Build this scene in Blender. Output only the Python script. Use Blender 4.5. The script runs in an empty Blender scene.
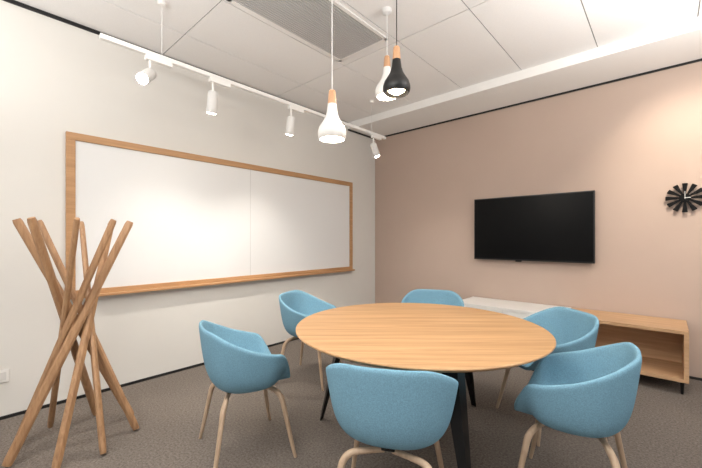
import bpy, bmesh, math, random
from mathutils import Vector, Matrix
random.seed(3)
scene = bpy.context.scene
scene.view_settings.view_transform = 'Standard'
COL = scene.collection

# ------------------------------------------------------------ materials
def lin(c):
    return tuple(((v/255.0)/12.92 if v/255.0 <= .04045 else (((v/255.0)+.055)/1.055)**2.4) for v in c) + (1,)

def mat(name, rgb, rough=.6, metal=0, spec=.5, noise=0, nscale=20, bump=0, bscale=200, emit=None, estr=0):
    m = bpy.data.materials.new(name); m.use_nodes = True
    nt = m.node_tree; b = nt.nodes['Principled BSDF']
    b.inputs['Base Color'].default_value = lin(rgb)
    b.inputs['Roughness'].default_value = rough
    b.inputs['Metallic'].default_value = metal
    b.inputs['Specular IOR Level'].default_value = spec
    tc = nt.nodes.new('ShaderNodeTexCoord')
    if noise:
        n = nt.nodes.new('ShaderNodeTexNoise'); n.inputs['Scale'].default_value = nscale; n.inputs['Detail'].default_value = 4
        nt.links.new(tc.outputs['Object'], n.inputs['Vector'])
        r = nt.nodes.new('ShaderNodeValToRGB')
        c = lin(rgb)
        r.color_ramp.elements[0].position = .3; r.color_ramp.elements[1].position = .7
        r.color_ramp.elements[0].color = tuple(min(1, v*(1-noise)) for v in c[:3])+(1,)
        r.color_ramp.elements[1].color = tuple(min(1, v*(1+noise)) for v in c[:3])+(1,)
        nt.links.new(n.outputs['Fac'], r.inputs['Fac']); nt.links.new(r.outputs['Color'], b.inputs['Base Color'])
    if bump:
        n = nt.nodes.new('ShaderNodeTexNoise'); n.inputs['Scale'].default_value = bscale; n.inputs['Detail'].default_value = 3
        nt.links.new(tc.outputs['Object'], n.inputs['Vector'])
        bp = nt.nodes.new('ShaderNodeBump'); bp.inputs['Strength'].default_value = bump; bp.inputs['Distance'].default_value = .004
        nt.links.new(n.outputs['Fac'], bp.inputs['Height']); nt.links.new(bp.outputs['Normal'], b.inputs['Normal'])
    if emit:
        b.inputs['Emission Color'].default_value = lin(emit); b.inputs['Emission Strength'].default_value = estr
    return m

def wood(name, c1, c2, scale=(2, 30, 30), rough=.45, rot=0):
    m = bpy.data.materials.new(name); m.use_nodes = True
    nt = m.node_tree; b = nt.nodes['Principled BSDF']
    tc = nt.nodes.new('ShaderNodeTexCoord'); mp = nt.nodes.new('ShaderNodeMapping')
    mr = nt.nodes.new('ShaderNodeMapping'); mr.inputs['Rotation'].default_value = (0, 0, rot)
    nt.links.new(tc.outputs['Object'], mr.inputs['Vector']); nt.links.new(mr.outputs['Vector'], mp.inputs['Vector'])
    mp.inputs['Scale'].default_value = scale
    n = nt.nodes.new('ShaderNodeTexNoise'); n.inputs['Scale'].default_value = 1; n.inputs['Detail'].default_value = 6
    n.inputs['Roughness'].default_value = .6; n.inputs['Distortion'].default_value = .6
    nt.links.new(mp.outputs['Vector'], n.inputs['Vector'])
    r = nt.nodes.new('ShaderNodeValToRGB')
    r.color_ramp.elements[0].position = .3; r.color_ramp.elements[1].position = .7
    r.color_ramp.elements[0].color = lin(c1); r.color_ramp.elements[1].color = lin(c2)
    nt.links.new(n.outputs['Fac'], r.inputs['Fac']); nt.links.new(r.outputs['Color'], b.inputs['Base Color'])
    b.inputs['Roughness'].default_value = rough
    return m

M_white = mat('wall_white_paint', (222, 219, 213), .85, noise=.01, nscale=3, bump=.05, bscale=300)
M_pink = mat('wall_pink_paint', (188, 167, 153), .8, noise=.015, nscale=3, bump=.08, bscale=300)
M_tile = mat('ceiling_tile', (238, 236, 234), .9, noise=.02, nscale=150, bump=.1, bscale=400)
M_bulk = mat('bulkhead_paint', (240, 238, 235), .85)
M_gap = mat('ceiling_gap', (130, 127, 124), .9)
M_black = mat('black_trim', (20, 19, 19), .6)  # baseboards, plus strips that imitate the dark ceiling gap
M_clock = mat('clock_black', (9, 9, 9), .7, spec=.2)
M_board = mat('whiteboard_enamel', (229, 229, 228), .3, spec=.5)
M_seam = mat('board_seam', (200, 199, 197), .5)
M_oak = wood('oak_table', (168, 128, 88), (206, 166, 122), (1.3, 26, 26), .42, rot=math.radians(-42))
M_oakframe_y = wood('oak_frame_y', (168, 126, 86), (194, 150, 106), (30, 2, 30), .5)
M_oakcab = wood('oak_cabinet', (180, 142, 104), (206, 168, 130), (2, 30, 30), .5)
M_pole = wood('pole_wood', (146, 109, 77), (182, 142, 104), (40, 40, 3), .5)
M_leg = wood('chair_leg_wood', (172, 145, 120), (200, 174, 147), (30, 30, 4), .5)
M_blue = mat('blue_wool', (122, 163, 183), .95, spec=.15, noise=.15, nscale=190, bump=.5, bscale=350)
M_metal = mat('black_steel', (13, 13, 14), .4, spec=.4)
M_wlac = mat('white_lacquer', (236, 234, 230), .3)
M_blac = mat('black_lacquer', (20, 19, 18), .35)
M_lampwood = wood('lamp_wood', (200, 150, 110), (218, 172, 132), (30, 30, 5), .5)
M_bulb = mat('bulb', (255, 240, 215), .5, emit=(255, 226, 185), estr=12)
M_bulb2 = mat('spot_lens', (255, 250, 235), .5, emit=(255, 242, 220), estr=50)
M_tvf = mat('tv_bezel', (12, 12, 13), .35)
M_tvs = mat('tv_screen', (6, 6, 7), .3, spec=.12)
M_grille = mat('grille_grey', (190, 188, 186), .6)
M_grilled = mat('grille_dark', (120, 118, 116), .7)
M_cord = mat('cord_white', (225, 223, 220), .6)
M_grey = mat('spot_grey', (215, 213, 210), .5)

def carpet():
    m = bpy.data.materials.new('carpet'); m.use_nodes = True
    nt = m.node_tree; b = nt.nodes['Principled BSDF']; b.inputs['Roughness'].default_value = 1
    b.inputs['Specular IOR Level'].default_value = .05
    tc = nt.nodes.new('ShaderNodeTexCoord')
    n1 = nt.nodes.new('ShaderNodeTexNoise'); n1.inputs['Scale'].default_value = 75; n1.inputs['Detail'].default_value = 8; n1.inputs['Roughness'].default_value=.8
    n2 = nt.nodes.new('ShaderNodeTexNoise'); n2.inputs['Scale'].default_value = 1.6
    v = nt.nodes.new('ShaderNodeTexVoronoi'); v.inputs['Scale'].default_value = 200
    for n in (n1, n2, v): nt.links.new(tc.outputs['Object'], n.inputs['Vector'])
    r = nt.nodes.new('ShaderNodeValToRGB')
    r.color_ramp.elements[0].position = .36; r.color_ramp.elements[0].color = lin((92, 85, 79))
    r.color_ramp.elements[1].position = .64; r.color_ramp.elements[1].color = lin((150, 140, 131))
    nt.links.new(n1.outputs['Fac'], r.inputs['Fac'])
    mx = nt.nodes.new('ShaderNodeMix'); mx.data_type = 'RGBA'; mx.blend_type = 'MULTIPLY'; mx.inputs['Factor'].default_value = .2
    nt.links.new(r.outputs['Color'], mx.inputs['A']); nt.links.new(n2.outputs['Fac'], mx.inputs['B'])
    nt.links.new(mx.outputs['Result'], b.inputs['Base Color'])
    bp = nt.nodes.new('ShaderNodeBump'); bp.inputs['Strength'].default_value = .5; bp.inputs['Distance'].default_value = .005
    nt.links.new(v.outputs['Distance'], bp.inputs['Height']); nt.links.new(bp.outputs['Normal'], b.inputs['Normal'])
    return m
M_carpet = carpet()

# ------------------------------------------------------------ mesh helpers
def new_obj(name, me, parent=None, m=None, loc=None):
    o = bpy.data.objects.new(name, me); COL.objects.link(o)
    if m is not None and me is not None and len(me.materials) == 0: me.materials.append(m)
    if parent: o.parent = parent
    if loc: o.location = loc
    return o

def empty(name, loc=(0, 0, 0), rz=0):
    o = bpy.data.objects.new(name, None); COL.objects.link(o); o.location = loc; o.rotation_euler = (0, 0, rz)
    o.empty_display_size = .1
    return o

def boxes_mesh(name, boxes, bevel=0):
    bm = bmesh.new()
    for (a, b) in boxes:
        r = bmesh.ops.create_cube(bm, size=1)
        c = [(a[i]+b[i])/2 for i in range(3)]; s = [abs(b[i]-a[i]) for i in range(3)]
        for v in r['verts']:
            v.co = Vector((v.co.x*s[0]+c[0], v.co.y*s[1]+c[1], v.co.z*s[2]+c[2]))
    if bevel:
        bmesh.ops.bevel(bm, geom=bm.edges[:], offset=bevel, segments=2, affect='EDGES', profile=.5)
    me = bpy.data.meshes.new(name); bm.to_mesh(me); bm.free()
    return me

def box(name, a, b, m, parent=None, bevel=0):
    return new_obj(name, boxes_mesh(name, [(a, b)], bevel), parent, m)

def smooth(me, ang=40):
    for p in me.polygons: p.use_smooth = True
    try: me.set_sharp_from_angle(angle=math.radians(ang))
    except Exception: pass

def revolve_mesh(name, prof, n=40, close=False):
    bm = bmesh.new(); rings = []
    for (r, z) in prof:
        if r < 1e-5: rings.append([bm.verts.new((0, 0, z))])
        else: rings.append([bm.verts.new((r*math.cos(2*math.pi*i/n), r*math.sin(2*math.pi*i/n), z)) for i in range(n)])
    for a, b in zip(rings, rings[1:]):
        for i in range(n):
            j = (i+1) % n
            if len(a) == 1 and len(b) == 1: continue
            if len(a) == 1: bm.faces.new((a[0], b[j], b[i]))
            elif len(b) == 1: bm.faces.new((a[i], a[j], b[0]))
            else: bm.faces.new((a[i], a[j], b[j], b[i]))
    bmesh.ops.recalc_face_normals(bm, faces=bm.faces)
    me = bpy.data.meshes.new(name); bm.to_mesh(me); bm.free(); smooth(me)
    return me

def catmull(pts, sub=8):
    out = []
    P = [pts[0]]+list(pts)+[pts[-1]]
    for i in range(1, len(P)-2):
        p0, p1, p2, p3 = [Vector(p) for p in P[i-1:i+3]]
        for s in range(sub):
            t = s/sub
            out.append(.5*((2*p1)+(-p0+p2)*t+(2*p0-5*p1+4*p2-p3)*t*t+(-p0+3*p1-3*p2+p3)*t**3))
    out.append(Vector(pts[-1])); return out

def tube_into(bm, pts, radii, n=14, flat=1.0, up=Vector((0, 0, 1))):
    rings = []; N = len(pts)
    for i, p in enumerate(pts):
        d = (pts[min(i+1, N-1)]-pts[max(i-1, 0)]).normalized()
        s = d.cross(up)
        if s.length < 1e-3: s = d.cross(Vector((1, 0, 0)))
        s.normalize(); w = s.cross(d).normalized()
        t = i/(N-1); k = t*(len(radii)-1); a = int(min(k, len(radii)-2)); r = radii[a]+(radii[a+1]-radii[a])*(k-a)
        rings.append([bm.verts.new(p+s*math.cos(2*math.pi*j/n)*r+w*math.sin(2*math.pi*j/n)*r*flat) for j in range(n)])
    for a, b in zip(rings, rings[1:]):
        for j in range(n): bm.faces.new((a[j], a[(j+1) % n], b[(j+1) % n], b[j]))
    bm.faces.new(rings[0]); bm.faces.new(rings[-1])

def finish(bm, name, ang=40):
    bmesh.ops.recalc_face_normals(bm, faces=bm.faces)
    me = bpy.data.meshes.new(name); bm.to_mesh(me); bm.free(); smooth(me, ang); return me

# ------------------------------------------------------------ room
RX, RY = 5.2, -6.8
HC, HB, BD = 3.05, 2.955, .66
box('floor', (0, RY, -.06), (RX, 0, 0), M_carpet)
box('wall_left', (-.12, RY, 0), (0, .12, HC+.15), M_white)
box('wall_right', (0, 0, 0), (RX, .12, HC+.15), M_pink)
# suspended tile ceiling
tiles = []
xs = [0.0] + [-.155+.65*i for i in range(1, 9)] + [RX]
ys = [-BD-1.305*i for i in range(0, 5)] + [RY]
g = .004
for i in range(len(xs)-1):
    for j in range(len(ys)-1):
        tiles.append(((xs[i]+g, ys[j+1]+g, HC), (xs[i+1]-g, ys[j]-g, HC+.02)))
ceil = new_obj('ceiling', boxes_mesh('ceiling', tiles+[((0, RY, HC+.006), (RX, 0, HC+.15))]), None, M_tile)
ceil.data.materials.append(M_gap)
for p in ceil.data.polygons[-6:]: p.material_index = 1
box('trim_bulkhead', (0, -BD, HB), (RX, 0, HC+.004), M_bulk)
box('trim_1', (0, RY, HC-.028), (.012, -BD, HC), M_black)  # black strips here and below stand in for shade in the ceiling gap
box('trim_2', (0, -BD, HB-.022), (.012, 0, HB), M_black)
box('trim_3', (0, -.012, HB-.020), (RX, 0, HB), M_black)
box('baseboard_left', (0, RY, 0), (.012, 0, .022), M_black)
box('baseboard_right', (.012, -.012, 0), (RX, 0, .022), M_black)
# unseen open frames behind / beside camera, shaped to let world fill light in
def partition(name, along, fixed, lo, hi):
    bx = []
    n = 5
    for i in range(n+1):
        p = lo+(hi-lo)*i/n
        if along == 'x': bx.append(((p-.03, fixed-.03, 0), (p+.03, fixed+.03, HC)))
        else: bx.append(((fixed-.03, p-.03, 0), (fixed+.03, p+.03, HC)))
    for (z0, z1) in ((0, .1), (2.2, 2.26), (HC-.08, HC)):
        if along == 'x': bx.append(((lo, fixed-.03, z0), (hi, fixed+.03, z1)))
        else: bx.append(((fixed-.03, lo, z0), (fixed+.03, hi, z1)))
    new_obj(name, boxes_mesh(name, bx), None, M_metal)
partition('window_1', 'x', RY+.03, 0.06, RX-.06)
partition('window_2', 'y', RX-.03, RY+.06, -.06)

# AC grille
ac = empty('ceiling_air_grille', (1.47, -2.66, HC))
w, l = .29, .60
fr = [((-w, -l, -.012), (-w+.03, l, .0)), ((w-.03, -l, -.012), (w, l, 0)), ((-w, -l, -.012), (w, -l+.03, 0)), ((-w, l-.03, -.012), (w, l, 0))]
new_obj('frame', boxes_mesh('ac_frame', fr), ac, M_wlac)
box('back_plate', (-w+.02, -l+.02, -.003), (w-.02, l-.02, -.001), M_grilled, ac)
sl = []
for i in range(22):
    x = -w+.035+i*(2*w-.07)/22
    sl.append(((x, -l+.03, -.010), (x+.015, l-.03, -.003)))
new_obj('louvres', boxes_mesh('ac_louvres', sl), ac, M_grille)

# ------------------------------------------------------------ whiteboard
wb = empty('whiteboard', (0, 0, 0))
y0, y1, z0, z1 = -3.995, -.585, .825, 2.155
box('panel', (.004, y0+.03, z0+.03), (.016, y1-.03, z1-.03), M_board, wb)
box('panel_seam', (.0155, -2.335, z0+.05), (.0168, -2.331, z1-.05), M_seam, wb)
fw = .060
box('frame_top', (.002, y0, z1-fw), (.03, y1, z1), M_oakframe_y, wb, .003)
box('frame_bottom', (.002, y0, z0), (.03, y1, z0+fw), M_oakframe_y, wb, .003)
box('frame_left', (.002, y0, z0+fw), (.03, y0+fw, z1-fw), M_oakframe_y, wb, .003)
box('frame_right', (.002, y1-fw, z0+fw), (.03, y1, z1-fw), M_oakframe_y, wb, .003)
box('pen_tray', (.03, y0+.01, z0+.0), (.085, y1-.01, z0+.02), M_oakframe_y, wb, .003)

# socket
so = empty('wall_socket', (0, -4.36, .31))
box('plate', (.001, -.045, -.045), (.01, .045, .045), M_wlac, so, .003)
box('insert', (.01, -.028, -.028), (.013, .028, .028), M_grey, so, .002)

# ------------------------------------------------------------ TV
tv = empty('wall_television', (0, 0, 0))
box('body', (1.70, -.08, 1.04), (3.0, -.04, 1.815), M_tvf, tv, .004)
box('screen', (1.712, -.0815, 1.058), (2.988, -.079, 1.803), M_tvs, tv)
box('wall_bracket', (2.05, -.042, 1.2), (2.65, -.002, 1.6), M_metal, tv)
box('cable_box', (2.2, -.055, 1.025), (2.27, -.05, 1.04), M_metal, tv)

# ------------------------------------------------------------ clock
ck = empty('wall_clock', (3.69, -.004, 1.685))
for i in range(12):
    a = 2*math.pi*i/12
    bm = bmesh.new()
    pr = [(.028, .006), (.06, .010), (.130, .020), (.136, .017), (.136, -.017), (.130, -.020), (.06, -.010), (.028, -.006)]
    f = [bm.verts.new((x*math.cos(a)-y*math.sin(a), -.034, x*math.sin(a)+y*math.cos(a))) for x, y in pr]
    b_ = [bm.verts.new((v.co.x, -.026, v.co.z)) for v in f]
    bm.faces.new(f); bm.faces.new(b_)
    for k in range(8): bm.faces.new((f[k], f[(k+1) % 8], b_[(k+1) % 8], b_[k]))
    new_obj('ray_%d' % (i+1), finish(bm, 'clock_ray', 20), ck, M_clock)
me = revolve_mesh('clock_hub', [(0, 0), (.04, 0), (.042, .012), (.04, .034), (0, .036)], 32)
o = new_obj('hub', me, ck, M_clock); o.rotation_euler = (math.pi/2, 0, 0)
box('hour_hand', (-.004, -.041, -.003), (.04, -.038, .003), M_grey, ck)
box('minute_hand', (-.002, -.044, -.012), (.002, -.041, .06), M_grey, ck)

# ------------------------------------------------------------ cabinet
cb = empty('sideboard', (0, 0, 0))
cx0, cx1, xm = 1.66, 3.70, 2.78
cy0, cy1, cz0, cz1 = -.56, -.02, .11, .54
T = .03
box('top_oak', (xm, cy0, cz1-T), (cx1, cy1, cz1), M_oakcab, cb, .002)
box('bottom', (cx0, cy0, cz0), (cx1, cy1, cz0+T), M_oakcab, cb, .002)
box('side_right', (cx1-T, cy0, cz0+T), (cx1, cy1, cz1-T), M_oakcab, cb)
box('divider', (xm, cy0, cz0+T), (xm+T, cy1, cz1-T), M_oakcab, cb)
box('back', (xm+T, cy1-.02, cz0+T), (cx1-T, cy1-.005, cz1-T), M_oakcab, cb)
box('top_white', (cx0, cy0, cz1-T), (xm, cy1, cz1), M_wlac, cb, .002)
box('white_carcass', (cx0, cy0+.02, cz0+T), (xm, cy1, cz1-T), M_wlac, cb)
dd = (xm-cx0)/2
for i in range(2):
    box('door_front_%d' % (i+1), (cx0+dd*i+.003, cy0, cz0+T+.003), (cx0+dd*(i+1)-.003, cy0+.02, cz1-T-.003), M_wlac, cb, .002)
for i, (x, y) in enumerate([(cx0+.1, cy0+.05), (cx0+.1, cy1-.08), (cx1-.04, cy0+.05), (cx1-.04, cy1-.08), (xm, cy0+.05)]):
    o = new_obj('foot_%d' % (i+1), revolve_mesh('cab_foot', [(0, 0), (.009, 0), (.016, cz0), (0, cz0)], 16), cb, M_metal, (x, y, 0))

# ------------------------------------------------------------ table
tb = empty('round_meeting_table', (2.35, -2.555, 0))
R = .785
new_obj('top', revolve_mesh('tabletop', [(0, .714), (R-.03, .714), (R-.003, .730), (R, .733), (R, .738), (R-.003, .741), (0, .741)], 128), tb, M_oak)
smooth(bpy.data.meshes['tabletop'], 20)
cam_yaw = math.radians(42)
for i, a in enumerate((160, 280, 40)):
    th = math.radians(a)+cam_yaw
    bm = bmesh.new()
    # folded, tapering steel leg: V section wide at top, narrow at the foot
    def sec(rad, z, wd, dp, t=.006):
        pts = [(rad, 0), (rad-dp, wd), (rad-dp-t, wd-t*.6), (rad-t*1.8, 0), (rad-dp-t, -wd+t*.6), (rad-dp, -wd)]
        return [bm.verts.new((p[0]*math.cos(th)-p[1]*math.sin(th), p[0]*math.sin(th)+p[1]*math.cos(th), z)) for p in pts]
    s0 = sec(.54, .705, .068, .05); s1 = sec(.70, 0, .020, .014)
    bm.faces.new(s0); bm.faces.new(s1)
    for k in range(6): bm.faces.new((s0[k], s0[(k+1) % 6], s1[(k+1) % 6], s1[k]))
    new_obj('leg_%d' % (i+1), finish(bm, 'table_leg', 15), tb, M_metal)
    o = box('leg_plate_%d' % (i+1), (.36, -.08, .705), (.56, .08, .714), M_metal, tb); o.rotation_euler = (0, 0, th)
    o = box('under_rail_%d' % (i+1), (.0, -.02, .695), (.5, .02, .712), M_metal, tb); o.rotation_euler = (0, 0, th)

# ------------------------------------------------------------ chairs
def sstep(a, b, x):
    t = max(0, min(1, (x-a)/(b-a))); return t*t*(3-2*t)
def lerp_tab(tab, v):
    for (a, b) in zip(tab, tab[1:]):
        if v <= b[0]: return a[1]+(b[1]-a[1])*(v-a[0])/(b[0]-a[0])
    return tab[-1][1]
SEAT = .41
def shell_point(al, v):
    # al: angle from the back (0) round to the front (pi)
    ad = abs(math.degrees(al))
    H = .79-.10*sstep(32, 90, ad)-.06*sstep(70, 126, ad)
    H = H+(SEAT+.035-H)*sstep(118, 150, ad)
    c, s = math.cos(al), math.sin(al)
    A = .288; B = .255
    e = 2.7
    rr = (abs(s/A)**e+abs(c/B)**e)**(-1/e)
    h = H-SEAT
    k = sstep(.03, .25, h)
    fr = lerp_tab([(0, 0), (.2, .32), (.35, .56), (.5, .75), (.62, .855), (.75, .915), (.88, .96), (1, 1)], v)
    gz = lerp_tab([(0, 0), (.2, .0), (.35, .02), (.5, .12), (.62, .28), (.75, .52), (.88, .77), (1, 1)], v)
    fr_flat = v; gz_flat = v*v
    f = fr_flat+(fr-fr_flat)*k; gg = gz_flat+(gz-gz_flat)*k
    return Vector((s*rr*f, -c*rr*f+.0, SEAT+h*gg))
def make_shell():
    bm = bmesh.new(); n = 96; m = 18
    c = bm.verts.new((0, 0, SEAT)); rings = []
    for j in range(1, m+1):
        rings.append([bm.verts.new(shell_point(-math.pi+2*math.pi*i/n, j/m)) for i in range(n)])
    for i in range(n): bm.faces.new((c, rings[0][i], rings[0][(i+1) % n]))
    for a, b in zip(rings, rings[1:]):
        for i in range(n): bm.faces.new((a[i], b[i], b[(i+1) % n], a[(i+1) % n]))
    for _ in range(4):
        bmesh.ops.smooth_vert(bm, verts=[v for r in rings[:-1] for v in r]+[c], factor=.5, use_axis_x=True, use_axis_y=True, use_axis_z=True)
    bmesh.ops.recalc_face_normals(bm, faces=bm.faces)
    me = bpy.data.meshes.new('chair_shell'); bm.to_mesh(me); bm.free()
    for p in me.polygons: p.use_smooth = True
    me.materials.append(M_blue); return me
shell_me = make_shell()
# bent wood legs
leg_mes = []
for sx, sy in ((1, 1), (-1, 1), (1, -1), (-1, -1)):
    bm = bmesh.new()
    pts = catmull([(sx*.02, sy*.10, .378), (sx*.10, sy*.13, .378), (sx*.155, sy*.15, .372), (sx*.187, sy*.168, .342), (sx*.203, sy*.182, .27), (sx*.232, sy*.212, .10), (sx*.25, sy*.232, 0)], 8)
    tube_into(bm, pts, [.012, .013, .015, .016, .014, .012, .009], 16)
    leg_mes.append(finish(bm, 'chair_leg'))
spine_me = boxes_mesh('chair_under_plate', [((-.03, -.12, .382), (.03, .12, .402)), ((-.10, -.03, .382), (.10, .03, .402))], .003)
def chair(x, y, fx, fy):
    e = empty('armchair', (x, y, 0), math.atan2(-fx, fy))
    o = new_obj('seat_shell', shell_me, e)
    s = o.modifiers.new('sol', 'SOLIDIFY'); s.thickness = .024; s.offset = 0
    s = o.modifiers.new('sub', 'SUBSURF'); s.levels = 1; s.render_levels = 1
    new_obj('under_plate', spine_me, e, M_metal)
    for i, l in enumerate(leg_mes): new_obj('leg_%d' % (i+1), l, e, M_leg)
chair(1.61, -3.362, .297, .94)
chair(1.065, -2.345, .87, .379)
chair(1.915, -1.58, .413, -.907)
chair(2.933, -1.786, -.639, -.71)
chair(3.215, -2.515, -.996, -.089)
chair(2.612, -3.21, -.463, .888)

# ------------------------------------------------------------ coat stand
cs = empty('coat_stand', (.72, -4.045, 0))
Rb, Rt, Ht, dl = .34, .29, 1.42, math.radians(154)
for i in range(8):
    a = 2*math.pi*i/8+.25+random.uniform(-.1, .1)
    p0 = Vector((Rb*math.cos(a), Rb*math.sin(a), 0)); p1 = Vector((Rt*math.cos(a+dl), Rt*math.sin(a+dl), Ht))
    d = (p1-p0).normalized(); mid = (p0+p1)/2; rad = Vector((mid.x, mid.y, 0)).normalized()
    s = d.cross(rad).normalized(); w_ = s.cross(d).normalized()
    bm = bmesh.new()
    def ring(p, hw, ht):
        return [bm.verts.new(p+s*sx*hw+w_*sy*ht) for sx, sy in ((-1, -.4), (-.5, -1), (.5, -1), (1, -.4), (1, .4), (.5, 1), (-.5, 1), (-1, .4))]
    L = (p1-p0).length
    rs = [ring(p0+d*.012, .022, .014), ring(p0+d*.05, .025, .017), ring(p0+d*(L*.5), .025, .017), ring(p1-d*.02, .023, .015), ring(p1, .019, .012)]
    for q, r_ in zip(rs, rs[1:]):
        for k in range(8): bm.faces.new((q[k], q[(k+1) % 8], r_[(k+1) % 8], r_[k]))
    bm.faces.new(rs[0]); bm.faces.new(rs[-1])
    new_obj('pole_%d' % (i+1), finish(bm, 'pole', 30), cs, M_pole)

# ------------------------------------------------------------ pendants
def pendant(x, y, zb, shade_m, cord_m):
    e = empty('pendant_lamp', (x, y, zb))
    pr = [(.078, 0), (.086, .012), (.090, .03), (.089, .05), (.080, .078), (.062, .105), (.044, .135), (.033, .17), (.027, .222)]
    inner = [(r-.004, z+.002) for r, z in reversed(pr)]
    new_obj('shade', revolve_mesh('shade', pr+inner+[pr[0]], 48), e, shade_m)
    new_obj('wood_neck', revolve_mesh('neck', [(0, .218), (.027, .218), (.027, .225), (.021, .30), (.017, .308), (0, .308)], 32), e, M_lampwood)
    new_obj('bulb', revolve_mesh('bulb', [(0, .000), (.03, .003), (.055, .018), (.058, .038), (.030, .075), (.014, .10), (0, .11)], 24), e, M_bulb)
    top = HC-zb
    new_obj('cord', revolve_mesh('cord', [(0, .30), (.0032, .30), (.0032, top), (0, top)], 10), e, cord_m)
    new_obj('ceiling_rose', revolve_mesh('rose', [(0, top), (.035, top), (.035, top-.03), (.012, top-.045), (0, top-.045)], 32), e, cord_m)
    L = bpy.data.lights.new('pendant_light', 'POINT'); L.energy = 11; L.color = (1, .9, .78); L.shadow_soft_size = .05
    o = bpy.data.objects.new('pendant_light', L); COL.objects.link(o); o.parent = e; o.location = (0, 0, -.02)
pendant(2.0, -2.99, 1.925, M_wlac, M_cord)
pendant(2.244, -2.636, 2.255, M_blac, M_blac)
pendant(1.978, -2.377, 2.385, M_wlac, M_cord)

# ------------------------------------------------------------ track lighting
TX, TZ = .796, 2.63
tr = empty('track_light', (TX, 0, TZ))
box('rail', (-.017, -3.94, -.012), (.017, -.80, .02), M_wlac, tr, .002)
for i, y in enumerate((-3.56, -1.085)):
    new_obj('suspension_wire_%d' % (i+1), revolve_mesh('wire', [(0, .02), (.0025, .02), (.0025, HC-TZ), (0, HC-TZ)], 8), tr, M_cord, (0, y, 0))
    new_obj('wire_canopy_%d' % (i+1), revolve_mesh('canopy', [(0, HC-TZ), (.028, HC-TZ), (.028, HC-TZ-.03), (0, HC-TZ-.035)], 24), tr, M_wlac, (0, y, 0))
body = revolve_mesh('spot_body', [(0, .09), (.034, .09), (.041, .08), (.042, -.08), (.039, -.085), (.036, -.082), (.034, -.06), (0, -.058)], 32)
lens = revolve_mesh('spot_lens', [(0, -.092), (.02, -.089), (.034, -.082), (.034, -.060), (0, -.060)], 24)
def head(i, y, dirv, power, blend=.9, ang=100):
    d = Vector(dirv).normalized()
    box('adapter_%d' % i, (-.018, y-.03, -.045), (.018, y+.15, -.010), M_wlac, tr, .003)
    new_obj('stem_%d' % i, revolve_mesh('stem', [(0, -.14), (.009, -.14), (.009, -.04), (0, -.04)], 16), tr, M_wlac, (0, y, 0))
    q = (-d).to_track_quat('Z', 'Y')
    c = Vector((0, y, -.14))+d*.07
    for nm, me, m in (('head_%d' % i, body, M_grey), ('lens_%d' % i, lens, M_bulb2)):
        o = new_obj(nm, me.copy(), tr, m, c); o.rotation_mode = 'QUATERNION'; o.rotation_quaternion = q
    L = bpy.data.lights.new('spot_%d' % i, 'SPOT'); L.energy = power; L.spot_size = math.radians(ang); L.spot_blend = blend
    L.color = (1, .94, .86); L.shadow_soft_size = .03
    o = bpy.data.objects.new('spot_%d' % i, L); COL.objects.link(o); o.parent = tr; o.location = c+d*.10
    o.rotation_mode = 'QUATERNION'; o.rotation_quaternion = q
head(1, -3.64, (.62, -.52, -.60), 25)
head(2, -3.168, (-.19, 0, -1), 52)
head(3, -2.363, (-.19, 0, -1), 52)
head(4, -1.05, (.3, .15, -1), 40)

# ------------------------------------------------------------ added fill lights and downlight outside the picture
def panel(x, y, e, sx=.6, sy=1.2):  # fill light in an invented LED panel, unseen behind the camera
    p = empty('ceiling_led_panel', (x, y, HC))
    box('housing', (-sx/2, -sy/2, -.012), (sx/2, sy/2, 0), M_wlac, p)
    L = bpy.data.lights.new('led', 'AREA'); L.shape = 'RECTANGLE'; L.size = sx-.04; L.size_y = sy-.04; L.energy = e; L.color = (1, .98, .95)
    o = bpy.data.objects.new('led', L); COL.objects.link(o); o.parent = p; o.location = (0, 0, -.016)
panel(3.4, -5.0, 30); panel(1.85, -5.2, 16)
# invented up-lighters, unseen behind / beside the camera, added to brighten the ceiling
def fill_uplighter(x, y, e, z=2.15):
    p = empty('suspended_uplighter', (x, y, z))
    box('body', (-.15, -.7, -.05), (.15, .7, 0), M_wlac, p, .004)
    for s in (-.5, .5): box('rod', (-.004, s-.004, 0), (.004, s+.004, HC-z), M_grey, p)
    L = bpy.data.lights.new('up', 'AREA'); L.shape = 'RECTANGLE'; L.size = .26; L.size_y = 1.3; L.energy = e; L.color = (1, .98, .955)
    o = bpy.data.objects.new('up', L); COL.objects.link(o); o.parent = p; o.location = (0, 0, .006); o.rotation_euler = (math.pi, 0, 0)
fill_uplighter(4.45, -2.2, 110); fill_uplighter(2.6, -5.4, 105, 2.0); fill_uplighter(1.1, -5.8, 30, 2.0)
# wall-washing ceiling downlight for the pink wall
def downlight(x, e):
    p = empty('recessed_downlight', (x, -1.15, HC))
    new_obj('ring', revolve_mesh('dl_ring', [(.03, 0), (.045, 0), (.045, -.006), (.03, -.006), (.03, 0)], 32), p, M_wlac)
    L = bpy.data.lights.new('dl', 'SPOT'); L.energy = e; L.spot_size = math.radians(70); L.spot_blend = 1; L.color = (1, .88, .74); L.shadow_soft_size = .04
    o = bpy.data.objects.new('dl', L); COL.objects.link(o); o.parent = p; o.location = (0, 0, -.02); o.rotation_euler = (math.radians(45), 0, math.radians(6))
downlight(3.85, 130)

w = bpy.data.worlds.new('world'); scene.world = w; w.use_nodes = True
w.node_tree.nodes['Background'].inputs['Color'].default_value = (1, 1, 1, 1)
w.node_tree.nodes['Background'].inputs['Strength'].default_value = .74

# ------------------------------------------------------------ camera
cd = bpy.data.cameras.new('camera'); cd.sensor_width = 36; cd.lens = 350/702*36; cd.shift_y = 5/702; cd.clip_start = .05
cam = bpy.data.objects.new('camera', cd); COL.objects.link(cam)
cam.location = (3.56, -4.545, 1.3); cam.rotation_euler = (math.pi/2, 0, math.radians(42))
scene.camera = cam
